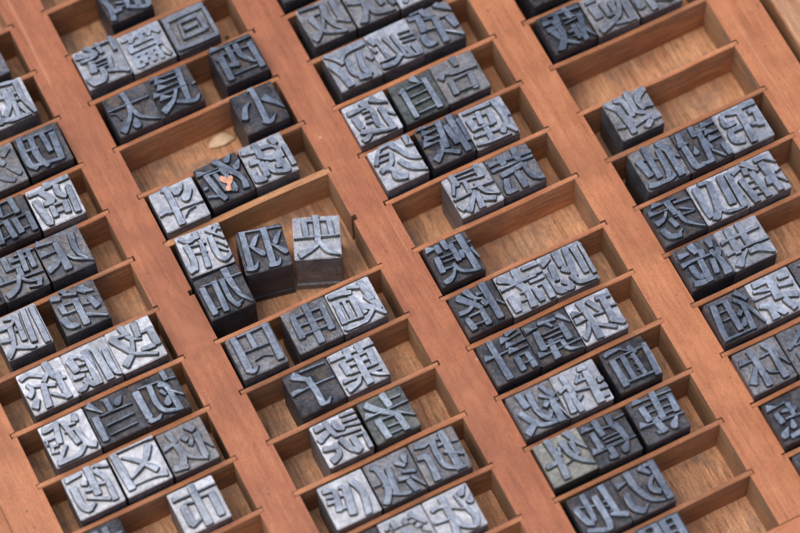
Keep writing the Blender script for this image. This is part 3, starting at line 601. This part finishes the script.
def area(p): return .5 * sum(p[i].x * p[(i + 1) % len(p)].y - p[(i + 1) % len(p)].x * p[i].y for i in range(len(p)))

def letter_polys(ch, ax, ay, rnd, serif):
    cs = outlines(ch)
    big = max(cs, key=lambda p: abs(area(p)))
    sg = 1 if area(big) > 0 else -1             # sg=1: the letter lies left of its outline
    out = []
    for p in cs:
        if sg < 0: p = p[::-1]
        n = len(p)
        # serifs: the right end of a horizontal stroke gets a wedge on top
        q, skip = [], set()
        for i in range(n):
            b = p[i]
            if i not in skip: q.append(b)
            a, c, d = p[i - 1], p[(i + 1) % n], p[(i + 2) % n]
            e = c - b
            if serif and i < n - 1 and abs(e.x) < .012 and .045 < e.y < .095:    # a short edge going up = right end of a bar
                l0, l1 = b - a, d - c
                if l0.x > .10 and abs(l0.y) < .02 and l1.x < -.10 and abs(l1.y) < .02:
                    q += [Vector((c.x + .012, c.y + .004)), Vector((c.x - .05, c.y + serif)), Vector((c.x - .115, c.y + .002))]
                    skip.add(i + 1)
        # anisotropic weight: fat uprights, thin bars
        n = len(q); w = []
        for i in range(n):
            e0 = (q[i] - q[i - 1]); e1 = (q[(i + 1) % n] - q[i])
            if e0.length < 1e-6 or e1.length < 1e-6: w.append(q[i].copy()); continue
            n0 = Vector((e0.y, -e0.x)).normalized(); n1 = Vector((e1.y, -e1.x)).normalized()
            d0 = ax * n0.x ** 2 + ay * n0.y ** 2; d1 = ax * n1.x ** 2 + ay * n1.y ** 2
            det = n0.x * n1.y - n0.y * n1.x
            if abs(det) > .35:
                s = Vector(((d0 * n1.y - d1 * n0.y) / det, (n0.x * d1 - n1.x * d0) / det))
                if s.length > .05: s *= .05 / s.length
            else:
                nn = (n0 + n1)
                s = nn.normalized() * (d0 + d1) / 2 if nn.length > .1 else Vector((0, 0))
            w.append(q[i] + s)
        # resample and soften, as cast metal does
        r = []
        for i in range(len(w)):
            a, b = w[i], w[(i + 1) % len(w)]
            m = max(1, int((b - a).length / .022))
            r += [a.lerp(b, s / m) for s in range(m)]
        for _ in range(rnd):
            r = [r[i] * .5 + (r[i - 1] + r[(i + 1) % len(r)]) * .25 for i in range(len(r))]
        if len(r) > 3: out.append(r)
    return out

def letter_mesh(ch, ax, ay, rnd, serif, flank):
    cd = bpy.data.curves.new('outline', 'CURVE')
    cd.dimensions = '2D'; cd.fill_mode = 'BOTH'
    cd.extrude = .001; cd.bevel_depth = flank; cd.bevel_resolution = 0
    ps = letter_polys(ch, ax, ay, rnd, serif)
    xs = [q.x for p in ps for q in p]; ys = [q.y for p in ps for q in p]
    cx, cy = (min(xs) + max(xs)) / 2, (min(ys) + max(ys)) / 2
    big = max(max(xs) - min(xs), max(ys) - min(ys))
    sc = .92 / big if big > .7 else 1.1
    for p in ps:
        s = cd.splines.new('POLY'); s.points.add(len(p) - 1); s.use_cyclic_u = True
        for k, q in zip(s.points, p): k.co = ((cx - q.x) * sc, (q.y - cy) * sc, 0, 1)     # mirrored in x
    co = bpy.data.objects.new('outline', cd)
    scene.collection.objects.link(co)
    bpy.context.view_layer.update()
    me = bpy.data.meshes.new_from_object(co.evaluated_get(bpy.context.evaluated_depsgraph_get()))
    bpy.data.objects.remove(co); bpy.data.curves.remove(cd)
    return me

def letter_part(ch, tone, heavy, parent, rot, seed):
    dense = len(ch.encode()) and sum(len(p) for p in outlines(ch))
    if heavy: ax, ay, rnd, serif, flank = .026, .006, 3, 0, .014
    else:
        ax, ay, rnd, serif, flank = .034, -.012, 1, .05, .011
        if dense > 170: ax = .02; ay = -.008
    src = letter_mesh(ch, ax, ay, rnd, serif, flank)
    zs = [v.co.z for v in src.vertices]; zm = max(zs)
    bm = bmesh.new(); bm.from_mesh(src); bpy.data.meshes.remove(src)
    hgt = FACE * (.8 if heavy else 1.0)
    S = BW * .97
    for v in bm.verts:
        z = v.co.z / zm                                   # 1 on the letter face, 0 half way down the flank
        x, y = v.co.x * S, v.co.y * S
        wob = .0035
        x += wob * noise.noise(Vector((x * 9, y * 9, seed))); y += wob * noise.noise(Vector((x * 9, y * 9, seed + 50)))
        v.co = Vector((x, y, SH - BOT + (hgt if z > .9 else (-.004 if z > -.5 else -.012)))) * U
    dead = [f for f in bm.faces if f.calc_center_median().z < (SH - BOT - .003) * U]
    bmesh.ops.delete(bm, geom=dead, context='FACES')
    bmesh.ops.recalc_face_normals(bm, faces=bm.faces[:])
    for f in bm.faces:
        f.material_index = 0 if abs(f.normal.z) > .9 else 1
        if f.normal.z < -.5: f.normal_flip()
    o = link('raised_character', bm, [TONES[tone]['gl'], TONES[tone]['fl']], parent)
    if rot: o.rotation_euler.z = rot
    return o

# ------------------------------------------------------------------ letters cut stroke by stroke
CUT = {}
for line in STROKES.strip().split('\n'):
    key, body = line.split(':')
    CUT[key] = [(k[0] == 'b', [tuple(float(q) / 100 for q in p.split(',')) for p in k.lstrip('b').split()]) for k in body.split('/')]

def stroke_outline(pts):
    if len(pts) > 2:
        ext = [pts[0]] + list(pts) + [pts[-1]]
        fine = []
        for i in range(1, len(ext) - 2):
            a, b, c, d = ext[i - 1:i + 3]
            for s in range(5):
                t = s / 5
                fine.append(tuple(.5 * (2 * b[k] + (c[k] - a[k]) * t + (2 * a[k] - 5 * b[k] + 4 * c[k] - d[k]) * t * t + (3 * b[k] - a[k] - 3 * c[k] + d[k]) * t ** 3) for k in range(3)))
        fine.append(pts[-1])
    else:
        a, b = pts
        fine = [tuple(a[k] + (b[k] - a[k]) * t for k in range(3)) for t in (0, .08, .25, .5, .75, .92, 1)]
    L, R = [], []
    n = len(fine)
    for i, p in enumerate(fine):
        a = fine[max(0, i - 1)]; b = fine[min(n - 1, i + 1)]
        d = Vector((b[0] - a[0], b[1] - a[1]))
        if d.length < 1e-6: continue
        d.normalize(); nn = Vector((-d.y, d.x)); c = Vector(p[:2]); w = (max(p[2], .02) * (1.05 if p[2] > .1 else 1.0)) / 2
        L.append(c + nn * w); R.append(c - nn * w)
    cap0 = cap1 = []
    d0 = (Vector(fine[1][:2]) - Vector(fine[0][:2])).normalized(); d1 = (Vector(fine[-1][:2]) - Vector(fine[-2][:2])).normalized()
    w0, w1 = fine[0][2], fine[-1][2]
    cap0 = [R[0] * .06 + L[0] * .94 - d0 * w0 * .16, R[0] * .88 + L[0] * .12 - d0 * w0 * .22]
    cap1 = [R[-1] * .94 + L[-1] * .06 + d1 * w1 * .16, R[-1] * .12 + L[-1] * .88 + d1 * w1 * .22]
    length = sum((Vector(fine[i + 1][:2]) - Vector(fine[i][:2])).length for i in range(n - 1))
    if w1 > .2 and w0 < .12 and length < .75:          # a drop: round belly
        c, nn = Vector(fine[-1][:2]), Vector((-d1.y, d1.x))
        cap1 = [c + (d1 * math.sin(a) - nn * math.cos(a)) * w1 * .5 for a in [math.pi * q / 8 for q in range(1, 8)]]
    return cap0 + R + cap1 + L[::-1]

def cut_letter(key, tone, parent, rot_seed):
    bm = bmesh.new()
    H = BW / 2
    polys = []
    for isbar, pts in CUT[key]:
        polys.append(stroke_outline(pts))
        if isbar:
            e, g = Vector(pts[0][:2]), Vector(pts[-1][:2]); d = (g - e).normalized(); nn = Vector((-d.y, d.x))
            polys.append([e + d * x + nn * y for x, y in ((-.08, -.04), (.40, -.035), (.40, .03), (.18, .16), (.08, .24), (.03, .21))])
    for k, p in enumerate(polys):
        q = []
        for a in p:                                    # drop doubled points
            if not q or (a - q[-1]).length > .008: q.append(a)
        if len(q) < 4: continue
        ar = sum(q[i].x * q[(i + 1) % len(q)].y - q[(i + 1) % len(q)].x * q[i].y for i in range(len(q)))
        if ar < 0: q.reverse()
        n = len(q)
        nor = []
        for i in range(n):
            t = q[(i + 1) % n] - q[i - 1]
            nor.append(Vector((t.y, -t.x)).normalized() if t.length > 1e-6 else Vector((0, 0)))
        top = SH - BOT + FACE + .0011 * ((k * 7) % 19)
        rings = []
        for off, z in ((-.004, top), (.004, top - .005), (.040, SH - BOT - .003)):
            ring = []
            for i in range(n):
                c = q[i] + nor[i] * off
                c = Vector((max(-.985, min(.985, c.x)), max(-.985, min(.985, c.y)))) * H
                wb = .004
                c.x += wb * noise.noise(Vector((c.x * 9, c.y * 9, rot_seed))); c.y += wb * noise.noise(Vector((c.x * 9, c.y * 9, rot_seed + 50)))
                ring.append(bm.verts.new(Vector((c.x, c.y, z + .004 * noise.noise(Vector((c.x * 6, c.y * 6, rot_seed + 9))))) * U))
            rings.append(ring)
        f = bm.faces.new(rings[0]); f.material_index = 0
        for r0, r1, mi in ((rings[0], rings[1], 0), (rings[1], rings[2], 1)):
            for i in range(n):
                j = (i + 1) % n
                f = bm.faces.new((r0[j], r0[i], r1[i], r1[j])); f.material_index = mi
    return link('raised_character', bm, [TONES[tone]['gl'], TONES[tone]['fl']], parent)

# ------------------------------------------------------------------ the body of a block, foot at z = 0
def block_mesh(seed, nick=True):
    h = (SH - BOT); w = BW / 2
    bm = bmesh.new()
    prof = [(w, 0), (w, .16), (w - .045, .185), (w - .045, .235), (w, .26), (w, h)] if nick else [(w, 0), (w, h)]
    seg = 4
    # side profile (front) extruded over the width
    def ring(u): return ([bm.verts.new(Vector((u, -y, z)) * U) for y, z in prof] +
                         [bm.verts.new(Vector((u, w, h)) * U), bm.verts.new(Vector((u, w, 0)) * U)])
    a, b = ring(-w), ring(w)
    n = len(a)
    for i in range(n):
        bm.faces.new((a[i], b[i], b[(i + 1) % n], a[(i + 1) % n]))
    bm.faces.new(a[::-1]); bm.faces.new(b)
    bmesh.ops.recalc_face_normals(bm, faces=bm.faces[:])
    ed = [e for e in bm.edges if e.calc_face_angle(0) > 1.2 and max(q.co.z for q in e.verts) > h * .9 * U]
    bmesh.ops.bevel(bm, geom=ed, offset=.013 * U, segments=2, affect='EDGES')
    rnd = random.Random(seed)
    for v in bm.verts:
        v.co += Vector((rnd.uniform(-1, 1), rnd.uniform(-1, 1), 0)) * .0015 * U
    for f in bm.faces:
        f.normal_update()
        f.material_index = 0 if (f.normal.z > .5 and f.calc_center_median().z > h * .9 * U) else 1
    return bm

def place(u, v, z, ang): return Matrix.Translation(P(u, v, z)) @ Matrix.Rotation(ang, 4, 'Z')

SURE = set('那品商策故当区市太長西小斗煩統加羽央円申子菓議者地識自台復帳煙暴荒模格諸計算面外尊専気共租番林憲回')
ORD = ['first', 'second', 'third', 'fourth', 'fifth', 'sixth', 'seventh', 'eighth', 'ninth', 'tenth', 'eleventh', 'twelfth']
HEAVY = {'b3', 'a3', 'c31', 'a1'}
rows, cells = [], {}
for line in DATA.strip().split('\n'):
    n, ch, tone, cell, u, v, ang = line.split()
    r = dict(n=n, ch=ch, tone=tone, col='abcd'.index(n[0]), cell=int(cell), uc=float(u), vc=float(v), rot=math.radians(float(ang)))
    rows.append(r)
    cells.setdefault((r['col'], r['cell']), []).append(r)
for lst in cells.values(): lst.sort(key=lambda r: r['uc'])
FIRST = [-1, -1, 1, 3]
for key, lst in cells.items():
    for i, r in enumerate(lst):
        n = len(lst)
        if n == 1: w = 'alone'
        elif n == 2: w = ('left', 'right')[i]
        elif n == 3: w = ('left', 'middle', 'right')[i]
        else: w = 'loose'
        cell = ORD[min(11, key[1] - FIRST[key[0]])] if key[1] - FIRST[key[0]] < 12 else 'last'
        what = 'mirrored ' + r['ch'] if r['ch'] in SURE else 'a %s character' % ('dense' if r['n'] not in ('d0', 'd19', 'c0', 'a22') else 'raised')
        if n == 4:
            w2 = {'b12': 'pushed against the pale bowed divider', 'b13': 'beside the empty slot at left rail',
                  'b14': 'standing askew left of 央', 'b15': 'standing askew right of 羽'}[r['n']]
            lab = '%s type block with %s %s' % (TONE_WORD[r['tone']], what, w2)
        else:
            place_w = 'alone' if n == 1 else '%s one' % w
            lab = '%s type block with %s, %s in %s compartment, %s column' % (TONE_WORD[r['tone']], what, place_w, cell, ORD[key[0]])
        r['label'] = lab

for i, r in enumerate(rows):
    body = bpy.data.objects.new('type_block', None)
    scene.collection.objects.link(body)
    body.empty_display_size = .005
    trnd = random.Random(i * 7 + 3)
    body.matrix_world = (place(r['uc'], r['vc'], BOT + .004, r['rot']) @ Matrix.Rotation(math.radians(trnd.uniform(-.5, .5)), 4, 'X')
                         @ Matrix.Rotation(math.radians(trnd.uniform(-.5, .5)), 4, 'Y'))
    link('shank', block_mesh(i), [TONES[r['tone']]['sh'], TONES[r['tone']]['sd']], body)
    tag(body, r['label'], 'type block', 'metal type blocks in the case')
    if r['n'] in CUT: cut_letter(r['n'], r['tone'], body, i)
    else: letter_part(r['ch'], r['tone'], r['n'] in HEAVY, body, 0, i)
bpy.data.objects.remove(_fo); bpy.data.curves.remove(_fc)

# ------------------------------------------------------------------ small debris and a floor knot
def flake(name, pts, loc, th, mat, dome=0, seed=0):
    """thin irregular flake with real thickness; pts in pitch units around loc"""
    bm = bmesh.new()
    def z(p, s): return s * th / 2 + dome * (1 - min(1, (p[0] ** 2 + p[1] ** 2) / max(q[0] ** 2 + q[1] ** 2 for q in pts)))
    c = (sum(p[0] for p in pts) / len(pts), sum(p[1] for p in pts) / len(pts))
    lay = []
    for s in (1, -1):
        outer = [bm.verts.new(P(loc[0] + p[0], loc[1] - p[1], loc[2] + z(p, s * .3))) for p in pts]
        inner = [bm.verts.new(P(loc[0] + c[0] + (p[0] - c[0]) * .6, loc[1] - c[1] - (p[1] - c[1]) * .6, loc[2] + z((p[0] * .6, p[1] * .6), s))) for p in pts]
        cc = bm.verts.new(P(loc[0] + c[0], loc[1] - c[1], loc[2] + z((0, 0), s)))
        n = len(pts)
        for i in range(n):
            j = (i + 1) % n
            bm.faces.new((outer[i], outer[j], inner[j], inner[i])); bm.faces.new((inner[i], inner[j], cc))
        lay.append(outer)
    for i in range(len(pts)):
        j = (i + 1) % len(pts)
        bm.faces.new((lay[0][i], lay[0][j], lay[1][j], lay[1][i]))
    bmesh.ops.recalc_face_normals(bm, faces=bm.faces[:])
    return link(name, bm, mat, smooth=dome > 0)

def plain(name, a, b, scale, rough=.6):
    k = NT(name); v = k.coords()
    n = k.noise(v, scale, 4, .6)
    k.l(k.ramp(n, [(.35, a), (.65, b)]), k.b.inputs['Base Color'])
    k.b.inputs['Roughness'].default_value = rough
    k.l(k.bump(n, .4, .02), k.b.inputs['Normal'])
    return k.m

husk = [(-.25, -.04), (-.20, .05), (-.08, .12), (.05, .135), (.15, .10), (.21, .03), (.26, -.03), (.22, -.09), (.12, -.11), (0, -.125), (-.14, -.10)]
o = flake('dried_petal', husk, (HUSK[0], HUSK[1], -.905), .012, plain('petal', (.56, .38, .22), (.80, .60, .40), 5), .035)
tag(o, 'pale dried petal lying on the compartment floor left of the 小 block', 'petal')
chip = [(-.07, .15), (-.02, .16), (.03, .11), (.05, .07), (.12, .10), (.145, .05), (.10, -.02), (.05, -.06), (.02, -.16), (-.04, -.15), (-.07, -.12), (-.02, -.07), (0, -.01), (-.05, .04), (-.08, .09)]
o = flake('paper_scrap', chip, (CHIP[0], CHIP[1], SH + FACE + .045), .014, plain('scrap', (.50, .22, .12), (.68, .36, .23), 14), 0)
tag(o, 'small torn pinkish orange scrap lying on the 煩 block', 'scrap')
knot = [(.035 * math.cos(t * math.pi / 4) * (1.4 if t % 4 == 0 else 1), .03 * math.sin(t * math.pi / 4)) for t in range(8)]  # knot of the floor board, built as a small dark flake
o = flake('floor_knot', knot, (KNOT[0], KNOT[1], -.922), .03, plain('floor_knot', (.03, .015, .008), (.10, .04, .02), 20), .02)
tag(o, 'tiny dark brown wood knot on the compartment floor above the 西 block', 'floor_knot')
